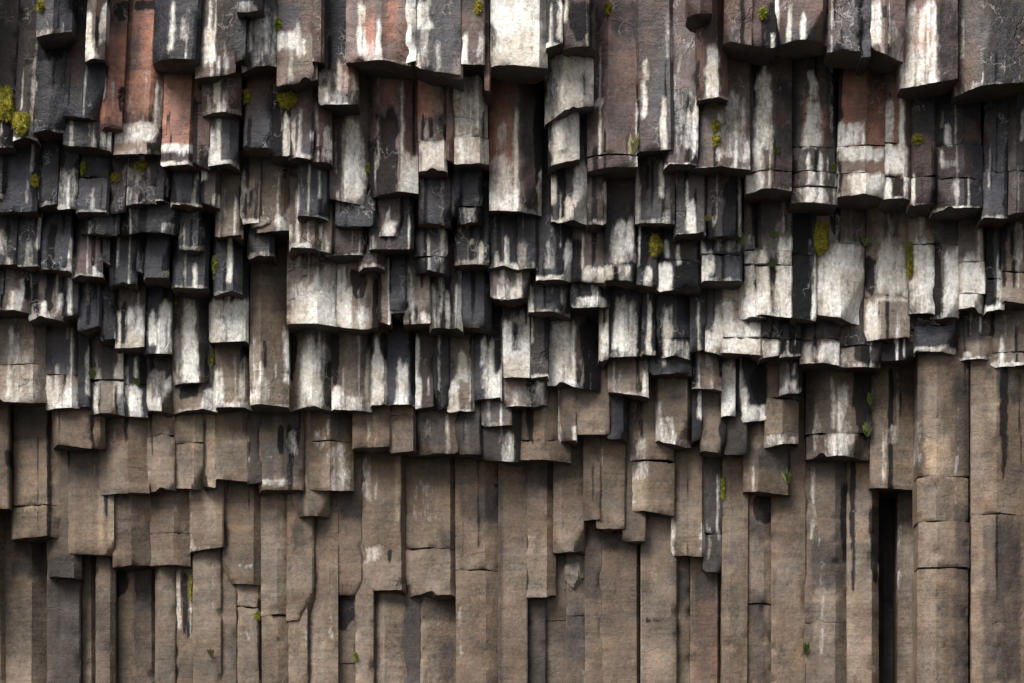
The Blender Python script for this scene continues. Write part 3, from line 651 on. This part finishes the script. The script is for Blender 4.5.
    if c.yb > 690 and last:                                        # stands on the ground
        G = V[:nr].copy(); G[:, 2] = -.2; b0 = len(V); V = np.vstack([V, G]); PXf = np.r_[PXf, PX[0]]; PYf = np.r_[PYf, np.full(nr, 730.)]
        ring(b0, 0); fc.append(tuple(b0 + q for q in range(nr))[::-1])
    under = None
    if not (c.yb > 690 and last):                                  # rough broken underside
        if last:
            UV = [V[:nr].copy()]; UF = []; cen = V[:nr].mean(0); up = .05 * (VAL[c.i + 99] - .3)
            for sc in (.88, .66, .40, .16):
                R_ = V[:nr].copy(); R_[:, :2] = cen[:2] + (R_[:, :2] - cen[:2]) * sc
                R_[:, 2] = cen[2] * (1 - sc) + V[:nr, 2] * sc + (fbm(R_[:, 0] * 5, R_[:, 1] * 5 + s, .3, 3) * .16 + up) * (1 - sc ** 3)
                b0 = (len(UV) - 1) * nr
                UF += [(b0 + nr + q, b0 + nr + (q + 1) % nr, b0 + (q + 1) % nr, b0 + q) for q in range(nr)]; UV.append(R_)
            UF.append(tuple((len(UV) - 1) * nr + q for q in range(nr))[::-1]); under = (np.vstack(UV), UF)
        else: fc.append(tuple(range(nr))[::-1])
    if first:                                                      # on up to the top of the cliff
        tpx = V[(rows - 1) * nr:rows * nr].copy(); tpx[:, 2] = Z_TOP - .2 * VAL[c.i + 5]; b0 = len(V)
        V = np.vstack([V, tpx]); PXf = np.r_[PXf, PX[-1]]; PYf = np.r_[PYf, np.full(nr, PY[-1].mean())]
        ring((rows - 1) * nr, b0); fc.append(tuple(b0 + q for q in range(nr)))
    else: fc.append(tuple((rows - 1) * nr + q for q in range(nr)))
    col, W, K = pixel_masks(c, PXf, PYf)
    nfront = len(V)
    und = np.zeros(nfront)
    dryness = np.full(nfront, np.clip((c.yb - 380) / 60, 0, 1))
    org = np.array([wx((c.xl + c.xr) / 2, d), d, wz(ybot if c.yb < 690 else 730, d)])
    me = shaded_mesh(name, (V - org).tolist(), fc, M_ROCK, {'rock_colour': col, 'stain': np.stack([W, K, dryness], -1)})
    o = bpy.data.objects.new(name, me); o.location = org; COL.objects.link(o)
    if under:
        UV, UF = under; nu = len(UV); t0 = (np.array(TONE['d']) * 1.05 + .12 * np.array(TONE[c.tone])) * (.8 + .4 * VAL[c.i + 60])  # unweathered rock tone, with the shade of the underside put into the colour
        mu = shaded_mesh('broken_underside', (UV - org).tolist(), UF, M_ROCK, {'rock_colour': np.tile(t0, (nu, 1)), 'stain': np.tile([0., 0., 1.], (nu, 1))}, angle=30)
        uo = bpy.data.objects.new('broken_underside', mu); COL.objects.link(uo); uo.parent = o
    return o

for c in cols:
    ys = sorted(c.cr); lv = []
    tops = [-999.] + ys; bots = ys + [c.yb]
    root = None
    for q, (t, b) in enumerate(zip(tops, bots)):
        first, last = q == 0, q == len(tops) - 1
        gap = 0.55
        o = segment(c, -60. if first else t + gap, b if last else b - gap, first, last, 'basalt_column' if first else 'fractured_block')
        if first:
            root = o; c.ob = o; o['kind'] = 'thing'; o['category'] = 'rock column'; o['group'] = 'basalt columns of the cliff'
        else:
            o.location.x += rnd.uniform(-.012, .012); o.location.y += rnd.uniform(-.03, .02)
            o.location -= root.location; o.parent = root

# ------------------------------------------------------------------ labels
lands = [c for c in cols if c.land]
SHORT = {
         'short pointed black column end with pale broken foot': 'short pointed black end',
         'large orange-red column with white crust at its foot': 'large orange-red column',
         'big black overhanging column end near the orange-red column': 'big black overhang',
         'rusty column with a grey tongue-shaped patch': 'grey-tongued rusty column',
         'dark column whose foot bears a rust and white scar': 'rust-scarred foot',
         'broad pink-brown column with pale vertical bands': 'broad pink-brown column',
         'broad bright white column at the top middle': 'broad bright white column',
         'column washed with a broad bright white streak': 'broad white streak',
         'tall column, left face pink and white, right face blue-black': 'two-faced pink and blue-black column',
         'shattered white column with a jagged break': 'shattered white column',
         'tall brown column crossed by a crack near its foot': 'tall foot-cracked brown column',
         'short brown column with a grey-white heart': 'grey-hearted short column',
         'wide dark grey column end with rust and white right edge': 'rust-edged wide grey end',
         'thick column with pale pink left face and black right face': 'thick pink and black column',
         'massive dark column at the top right corner': 'massive top corner column',
         'vivid orange column with white lower courses': 'vivid orange column',
         'pale striped column with dark cracks across it': 'pale cross-cracked column',
         'wide white-washed column right of the big moss clump': 'wide white-washed column',
         'long cream column with dark left side reaching lower than its neighbours': 'long low-reaching cream column',
         'dark cream-streaked column hanging lower than the row beside it': 'low-hanging cream-streaked column',
         'square column end speckled black and white': 'black-and-white speckled end',
         'black column end with a rounded cracked foot': 'round-footed black end',
         'narrow blue-black tongue of rock': 'blue-black rock tongue',
         'broad cream column end': 'broad cream end',
         'white streaked column with dark centre': 'dark-centred white column',
         'column with a bright white lower half above a broken foot': 'white lower-half column',
         'boxy black block with a white cap': 'white-capped black block',
         'broad cream-brown column end at the left edge': 'broad cream-brown edge column',
         'long tan column, plain brown above and cream below': 'long tan column',
         'cream column cut by a black diagonal wedge': 'black-wedged cream column',
         'bright white column end with square dark windows': 'dark-windowed white end',
         'column with white left face and black right face': 'white-and-black two-faced end',
         'brown column end with white scalloped foot': 'scalloped-foot brown end',
         'wide grey column end with a bright white stain': 'white-stained grey end',
         'wide plain brown column with a black seam on its right': 'black-seamed brown column',
         'grey column end with white ledges and a black drip': 'white-ledged grey end',
         'brown column end veined with cream streaks': 'cream-veined brown end',
         'brown column with a white diagonal streak above its ledge': 'diagonal-streaked column',
         'big brown column end above the black slot': 'big brown end',
         'long brown column end with a pale band near its foot': 'pale-banded brown end',
         'small hollow ledge block under the white-ledged column': 'small hollow ledge block',
         'tan column with white crust above a rounded foot': 'white-crusted tan column',
         'wide brown column with a rough slab foot': 'slab-footed brown column',
         'brown column with cream edges and pointed foot': 'cream-edged pointed column',
         'broad brown column in the bottom left corner': 'bottom corner brown column',
         'grey column marked with a white cross': 'white-crossed grey column',
         'black slot of a deep recessed column': 'black slot',
         'tall cracked column right of the black slot': 'tall cracked column',
         'tall split column in the lower right corner': 'tall split column'}
for c in cols: c.cx = (c.xl + c.xr) / 2; c.cy = (min(c.yb, 683) + max(0, c.vmean)) / 2
def relation(c, o):
    dx, dy = c.cx - o.cx, c.cy - o.cy
    hx = (c.xr - c.xl + o.xr - o.xl) / 2
    gap = abs(dx) - hx
    oy = min(min(c.yb, 683), min(o.yb, 683)) - max(c.vmean, o.vmean)
    if gap < -.35 * min(c.xr - c.xl, o.xr - o.xl) and oy < 12: return ('just ' if abs(oy) < 25 else '') + ('below' if dy > 0 else 'above'), abs(dy) * .8
    if oy > 8: return ('just ' if gap < 10 else '') + ('right of' if dx > 0 else 'left of'), abs(dx)
    return ('below and ' if dy > 0 else 'above and ') + ('right of' if dx > 0 else 'left of'), 1.4 * math.hypot(dx, dy)
seen = set()
def settle(c, lab):
    seen.add(lab.lower()); c.ob['label'] = lab
for c in lands: settle(c, c.look)
EDGE = ('left edge', 'right edge', 'top edge', 'corner')
for c in cols:
    if c.land: continue
    opts = sorted([(relation(c, o), o) for o in lands], key=lambda t: t[0][1])
    done = False
    anchored = any(w in c.look for w in (' beside ', ' under ', ' below ', ' right of ', ' above ', ' between ', ' behind ', ' left of ', ' edge', ' corner', ' on its '))
    for (r, _), o in opts:
        lab = c.look + ', ' + r + ' the ' + SHORT[o.look]
        if len(lab.split()) <= 16 and lab.lower() not in seen and not (anchored and c.look.lower() not in seen): settle(c, lab); done = True; break
        if (len(c.look.split()) >= 9 or anchored) and c.look.lower() not in seen: settle(c, c.look); done = True; break
    if not done: settle(c, c.look)

# ------------------------------------------------------------------ moss and plants rooted in the joints
def surface(px, py):
    best = None
    for c in cols:
        if c.xl <= px <= c.xr and py <= yat(c, px) + 1:
            u = (px - c.xl) / (c.xr - c.xl)
            y = c.d + np.interp(u, [p[0] for p in c.pts], [p[1] for p in c.pts]) * min((c.xr - c.xl) * (D + c.d) / F, .75)
            if best is None or y < best: best = y
    return 3.0 if best is None else float(best)
def moss(px, py, w, h, label, mat=None, seed=0):
    y = surface(px, py); k = (D + y) / F; rx, rz = w * k / 2, h * k / 2; ry = min(rx, rz) * .75
    nu, nv = 26, 18; V, Fc = [], []
    th = np.linspace(0, 2 * np.pi, nu, endpoint=False); ph = np.linspace(.05, np.pi - .05, nv)
    for p in ph:
        for t in th:
            n = np.array([math.sin(p) * math.cos(t), math.sin(p) * math.sin(t), math.cos(p)])
            r = 1 + 1.0 * float(fbm(n[0] * 1.6 + seed, n[1] * 1.6, n[2] * 1.6 + seed, 3)) + .45 * float(fbm(n[0] * 7 + seed, n[1] * 7, n[2] * 7, 2))
            V.append((n[0] * rx * r, n[1] * ry * r, n[2] * rz * r))
    for a in range(nv - 1):
        for b in range(nu): Fc.append((a * nu + b, (a + 1) * nu + b, (a + 1) * nu + (b + 1) % nu, a * nu + (b + 1) % nu))
    Fc.append(tuple(range(nu))); Fc.append(tuple((nv - 1) * nu + q for q in range(nu))[::-1])
    rr = random.Random(seed)
    core = len(V)
    for _ in range(int(160 + w * h * 3.0)):                        # short shoots standing out of the cushion
        bx = Vv = V[rr.randrange(core)]
        L = rr.uniform(.012, .042); nx, ny, nz = bx[0] / rx, bx[1] / ry, bx[2] / rz; m = math.sqrt(nx * nx + ny * ny + nz * nz) or 1
        tip = (bx[0] + nx / m * L + rr.uniform(-.01, .01), bx[1] + ny / m * L, bx[2] + nz / m * L + rr.uniform(-.008, .012))
        q = rr.uniform(.004, .008); s = len(V)
        V += [(bx[0] - q, bx[1], bx[2]), (bx[0] + q, bx[1], bx[2]), tip]; Fc.append((s, s + 1, s + 2))
    me = shaded_mesh('moss_clump', V, Fc, mat or M_MOSS)
    o = bpy.data.objects.new('moss_clump', me); COL.objects.link(o)
    o.location = (wx(px, y), y - ry * .35, wz(py, y)); o['label'] = label; o['category'] = 'moss'; o['group'] = 'moss growing on the columns'; o['kind'] = 'thing'
def boulder(px, py, w, h, tone, label, seed):
    """a lump of rock lodged in a hollow"""
    y = surface(px, py) + .08; k = (D + y) / F; rx, rz = w * k / 2, h * k / 2; ry = .5 * (rx + rz)
    nu, nv = 40, 26; th = np.linspace(0, 2 * np.pi, nu, endpoint=False); ph = np.linspace(.04, np.pi - .04, nv)
    P_, T_ = np.meshgrid(ph, th, indexing='ij'); n = np.stack([np.sin(P_) * np.cos(T_), np.sin(P_) * np.sin(T_), np.cos(P_)], -1).reshape(-1, 3)
    r = np.ones(len(n)); rs = np.random.RandomState(seed)
    for _ in range(13):                                            # flat broken sides
        q = rs.normal(size=3); q /= np.linalg.norm(q); cut = rs.uniform(.70, .92); dt = n @ q; r = np.where(dt > .05, np.minimum(r, cut / np.maximum(dt, .05)), r)
    r = r + fbm(n[:, 0] * 3 + seed, n[:, 1] * 3, n[:, 2] * 3, 3) * .16
    V = n * r[:, None] * np.array([rx, ry, rz])
    Fc = [(a * nu + b, (a + 1) * nu + b, (a + 1) * nu + (b + 1) % nu, a * nu + (b + 1) % nu) for a in range(nv - 1) for b in range(nu)]
    Fc += [tuple(range(nu)), tuple((nv - 1) * nu + q for q in range(nu))[::-1]]
    col = np.tile(np.array(tone), (len(V), 1)) * (1 + .9 * fbm(n[:, 0] * 2, n[:, 2] * 2, seed, 3))[:, None]
    W = np.clip((fbm(n[:, 0] * 2.5 + 9, n[:, 2] * 1.5, seed, 3) + .02) * 2, 0, .3)
    me = shaded_mesh('boulder', V.tolist(), Fc, M_ROCK, {'rock_colour': col, 'stain': np.stack([W, 0 * W, 0 * W + .5], -1)})
    o = bpy.data.objects.new('boulder', me); COL.objects.link(o); o.location = (wx(px, y), y, wz(py, y))
    o['label'] = label; o['category'] = 'rock'; o['kind'] = 'thing'; o['group'] = 'loose rocks wedged among the columns'
def plant(px, py, w, h, label, mat=None, seed=0):
    """a tuft of narrow leaves: px, py is its root"""
    y = surface(px, py) - .01; k = (D + y) / F; rr = random.Random(seed + 500); V, Fc = [], []
    for _ in range(16):
        a = rr.uniform(-1, 1); L = h * k * rr.uniform(.55, 1.1); side = a * w * k * .55; out = -rr.uniform(.02, .12); bw = rr.uniform(.010, .020)
        drop = rr.uniform(.0, .35) * L; s = len(V)
        for q in range(5):
            t = q / 4; x = side * t ** .9; yy = out * t; z = L * t - drop * t ** 3
            ww = bw * math.sin(math.pi * (.12 + .86 * t)) + .001
            V += [(x - ww, yy, z), (x + ww, yy + .004, z)]
        for q in range(4): Fc.append((s + 2 * q, s + 2 * q + 1, s + 2 * q + 3, s + 2 * q + 2))
    me = shaded_mesh('plant', V, Fc, mat or M_LEAF)
    o = bpy.data.objects.new('grass_tuft', me); COL.objects.link(o)
    o.location = (wx(px, y), y, wz(py, y)); o['label'] = label; o['category'] = 'plant'; o['group'] = 'plants rooted in the joints'; o['kind'] = 'thing'
moss(6, 106, 18, 30, 'yellow-green moss cushion on the dark column at the far left edge', M_MOSS, 1)
moss(22, 124, 17, 20, 'bright yellow moss clump at the foot of the dark red-brown column', M_MOSS, 2)
moss(41, 7, 8, 8, 'tiny yellow moss spot on the short pointed column end', M_MOSS, 3)
moss(247, 97, 6, 10, 'little yellow moss tuft beside the smooth blue-black column', M_MOSS, 4)
moss(288, 100, 18, 14, 'ochre moss tuft under the rusty-topped column', M_MOSS, 5)
moss(278, 24, 6, 8, 'tiny green moss spot next to the rusty-topped column', M_MOSSG, 6)
moss(478, 8, 8, 9, 'small moss tuft near the top of the pink-brown column', M_MOSS, 7)
moss(465, 69, 6, 6, 'green moss dot under the wide grey column with white splashes', M_MOSSG, 8)
moss(608, 9, 7, 9, 'yellow moss ball on the tall brown column near the top edge', M_MOSS, 9)
moss(715, 102, 8, 11, 'uppermost and brownest of three moss spots in one groove', M_MOSS, 10)
moss(716, 126, 8, 9, 'middle of three yellow moss spots in one groove', M_MOSS, 11)
moss(716, 141, 8, 7, 'lowest of three yellow moss spots in one groove', M_MOSS, 12)
moss(656, 247, 12, 17, 'round bright yellow moss cushion beside the cracked black block', M_MOSS, 13)
moss(821, 239, 15, 30, 'largest moss clump, olive and ochre, above the white-washed column', M_MOSS, 14)
moss(763, 14, 9, 9, 'dull green moss spot on the black column end at the top', M_MOSSG, 15)
moss(83, 169, 5, 8, 'small green moss tuft on the dark grey column with a crack', M_MOSSG, 16)
moss(35, 181, 6, 8, 'yellow moss dot on the dark ribbed left-edge column', M_MOSS, 17)
moss(115, 178, 8, 5, 'flat yellow moss dot beside the crack of the dark grey column', M_MOSS, 18)
moss(141, 166, 12, 7, 'moss cap on top of the dark grey column block', M_MOSS, 19)
moss(215, 265, 5, 12, 'narrow green moss strip on the left of a blue-grey end', M_MOSSG, 20)
moss(174, 304, 6, 10, 'olive moss tuft at the top of the cream-streaked hanging column', M_MOSSG, 21)
moss(368, 169, 5, 6, 'lime moss dot beside the broad bright white streak', M_MOSSG, 22)
moss(910, 254, 6, 22, 'green moss strip down the left edge of a cream column', M_MOSSG, 23)
moss(910, 270, 6, 14, 'ochre moss patch below the green moss strip', M_MOSS, 24)
moss(723, 489, 4, 20, 'green moss strip at the top of the long tan-brown column', M_MOSSG, 25)
moss(191, 588, 4, 24, 'dark olive moss line right of the long black drip', M_MOSSG, 26)
moss(258, 616, 6, 6, 'small green moss tuft in the black seam of the bottom tier', M_MOSSG, 27)
moss(356, 657, 4, 5, 'green moss speck on the narrow bottom column', M_MOSSG, 29)
moss(212, 360, 4, 8, 'green moss spot at the left side of the pale-scratched brown end', M_MOSSG, 30)
moss(917, 140, 10, 7, 'brown moss patch on the black recessed column', M_MOSS, 31)
plant(633, 154, 12, 20, 'pale yellow grass tuft on the crack of the tall brown column', M_STRAW, 1)
plant(777, 154, 10, 9, 'green leafy plant on the dark column left of the white and rusty apron', M_LEAF, 2)
plant(836, 173, 12, 10, 'green plant in the crack beside the vivid orange column', M_LEAF, 3)
plant(775, 238, 10, 8, 'green plant on the ledge of the pale striped column', M_LEAF, 4)
plant(865, 246, 11, 12, 'green plant above the long cream column', M_LEAF, 5)
plant(771, 267, 10, 5, 'flat green plant low on the pale striped column', M_LEAF, 6)
plant(741, 246, 10, 16, 'green plant beside the boxy black block with white cap', M_LEAF, 7)
plant(707, 221, 8, 6, 'straw-coloured tuft on the black furrowed column', M_STRAW, 8)
plant(92, 379, 11, 11, 'bright green plant above the cream and black banded column end', M_LEAF, 9)
plant(138, 386, 9, 9, 'green plant at the crack of the black-topped column', M_LEAF, 10)
plant(868, 437, 11, 16, 'green plant on the right edge of the white-stained grey end', M_LEAF, 11)
plant(870, 405, 6, 16, 'thin green plant high on the seam left of the big brown end', M_LEAF, 12)
plant(971, 414, 7, 9, 'small green plant in the seam of the tall split column', M_LEAF, 13)
plant(788, 484, 12, 14, 'green plant by the brown block with a straight foot', M_LEAF, 14)
plant(211, 656, 6, 8, 'small straw tuft low on the bottom wall', M_STRAW, 15)
plant(806, 655, 7, 14, 'little green plant low on the speckled bottom column', M_LEAF, 16)

boulder(574, 574, 26, 36, (.15, .125, .105), 'pale boulder lodged under the step above three dark bars', 3)
boulder(263, 224, 26, 17, (.10, .085, .07), 'rounded grey boulder wedged under the light brown columns', 5)

# ------------------------------------------------------------------ the setting
def box(name, x0, x1, y0, y1, z0, z1, mat):
    V = [(x, y, z) for x in (x0, x1) for y in (y0, y1) for z in (z0, z1)]
    Fc = [(0, 1, 3, 2), (4, 6, 7, 5), (0, 4, 5, 1), (2, 3, 7, 6), (0, 2, 6, 4), (1, 5, 7, 3)]
    o = bpy.data.objects.new(name, shaded_mesh(name, V, Fc, mat, smooth=False)); COL.objects.link(o); o['kind'] = 'structure'; return o
def rough_sheet(name, us, vs, fn, mat):
    V = [fn(u, v) for v in vs for u in us]; n = len(us)
    Fc = [(b * n + a, b * n + a + 1, (b + 1) * n + a + 1, (b + 1) * n + a) for b in range(len(vs) - 1) for a in range(n - 1)]
    o = bpy.data.objects.new(name, shaded_mesh(name, V, Fc, mat)); COL.objects.link(o); o['kind'] = 'structure'; return o
def cliff_flank(side):
    """the same wall of stepped columns going on beyond the picture"""
    us = np.arange(0, 560, 5.0); vs = np.r_[np.arange(-330, 700, 6.0), 850, 1010.]
    U, Vv = np.meshgrid(us, vs); cell = np.floor(U / 38 + .35 * fbm(U * .02, side * 7.0, .2, 2)); fr = U / 38 - np.floor(U / 38)
    row = 46 + 30 * VAL[(cell.astype(int) * 7 + (40 if side > 0 else 3)) % 4096]; ph = 300 * VAL[(cell.astype(int) * 3 + 11) % 4096]
    q = np.where(Vv < 400, np.ceil((Vv + ph) / row) * row - ph, np.where(Vv < 590, 480 + ph * .3, 650))
    dd = np.vectorize(depth)(np.clip(np.maximum(q, Vv * .0), -300, 690)) + .10 * np.abs(fr - .5) * 2 + fbm(U * .08, Vv * .05, side * 3.0, 3) * .08
    px = np.where(side < 0, -12 - U, 1030 + U)
    X = wx(px, dd); Z = np.maximum(wz(Vv, dd), -.2); Z = np.minimum(Z, Z_TOP - .05)
    n = len(us); P_ = np.stack([X, dd, Z], -1).reshape(-1, 3)
    Fc = [(b * n + a, b * n + a + 1, (b + 1) * n + a + 1, (b + 1) * n + a) for b in range(len(vs) - 1) for a in range(n - 1)]
    if side > 0: Fc = [f[::-1] for f in Fc]
    t = np.clip((Vv - 340) / 120, 0, 1).ravel()[:, None]; col = np.array(TONE['d']) * (1 - t) + np.array(LOW['b']) * t
    W = (np.clip((fbm(U * .06, Vv * .012, 4.0, 3)) * 4, 0, .8) * np.clip(1 - np.abs(Vv - 270) / 160, 0, 1)).ravel()
    o = bpy.data.objects.new('cliff_flank', shaded_mesh('cliff_flank', P_.tolist(), Fc, M_ROCK, {'rock_colour': col, 'stain': np.stack([W, 0 * W, t[:, 0]], -1)}))
    COL.objects.link(o); o['kind'] = 'structure'
cliff_flank(-1); cliff_flank(1)
box('cliff', -60, 60, 5.3, 40, -1, Z_TOP - .25, M_BACK)
gx = np.r_[np.linspace(-2000, -40, 8)[:-1], np.linspace(-40, 40, 61), np.linspace(40, 2000, 8)[1:]]
gy = np.r_[np.linspace(-2000, -60, 8)[:-1], np.linspace(-60, 8, 61), np.linspace(8, 2000, 6)[1:]]
rough_sheet('ground', gx, gy, lambda u, v: (u, v, float(fbm(u * .15, v * .15, .1, 4)) * .5 - .05), M_GROUND)

# ------------------------------------------------------------------ light, camera
w = bpy.data.worlds.new('World'); scene.world = w; w.use_nodes = True
wt = NT(w.node_tree); w.node_tree.nodes.clear()
EL, AZ = math.radians(47), math.radians(215)                 # sun height; its heading seen from above, from +Y towards +X
sky = wt.n('ShaderNodeTexSky', sky_type='NISHITA'); sky.sun_disc = False; sky.sun_elevation = EL; sky.sun_rotation = AZ
sky.dust_density = 4.0; sky.air_density = 1.0; sky.ozone_density = 1.0
hs = wt.n('ShaderNodeHueSaturation'); hs.inputs['Saturation'].default_value = 0.5; wt.l(sky.outputs[0], hs.inputs['Color'])
bg = wt.n('ShaderNodeBackground'); bg.inputs['Strength'].default_value = 0.07; wt.l(hs.outputs[0], bg.inputs['Color'])
ow = wt.n('ShaderNodeOutputWorld'); wt.l(bg.outputs[0], ow.inputs[0])
from mathutils import Vector
sl = bpy.data.lights.new('sun', 'SUN'); sl.energy = 2.2; sl.angle = math.radians(32); sl.color = (1, .97, .93)
so = bpy.data.objects.new('sun', sl); COL.objects.link(so)
sd = Vector((math.sin(AZ) * math.cos(EL), math.cos(AZ) * math.cos(EL), math.sin(EL)))
so.rotation_euler = sd.to_track_quat('Z', 'Y').to_euler(); so.location = (-10, -20, 30)

cam = bpy.data.cameras.new('camera'); co = bpy.data.objects.new('camera', cam); COL.objects.link(co)
co.location = (0, -D, ZC); co.rotation_euler = (math.pi / 2, 0, 0)
cam.sensor_fit = 'HORIZONTAL'; cam.sensor_width = 36; cam.lens = F / 1024 * 36; cam.shift_y = SH / 1024
cam.clip_start = .5; cam.clip_end = 6000
scene.camera = co
vs = scene.view_settings; vs.view_transform = 'Standard'; vs.look = 'None'; vs.gamma = 1; vs.use_curve_mapping = False; vs.exposure = 1.32
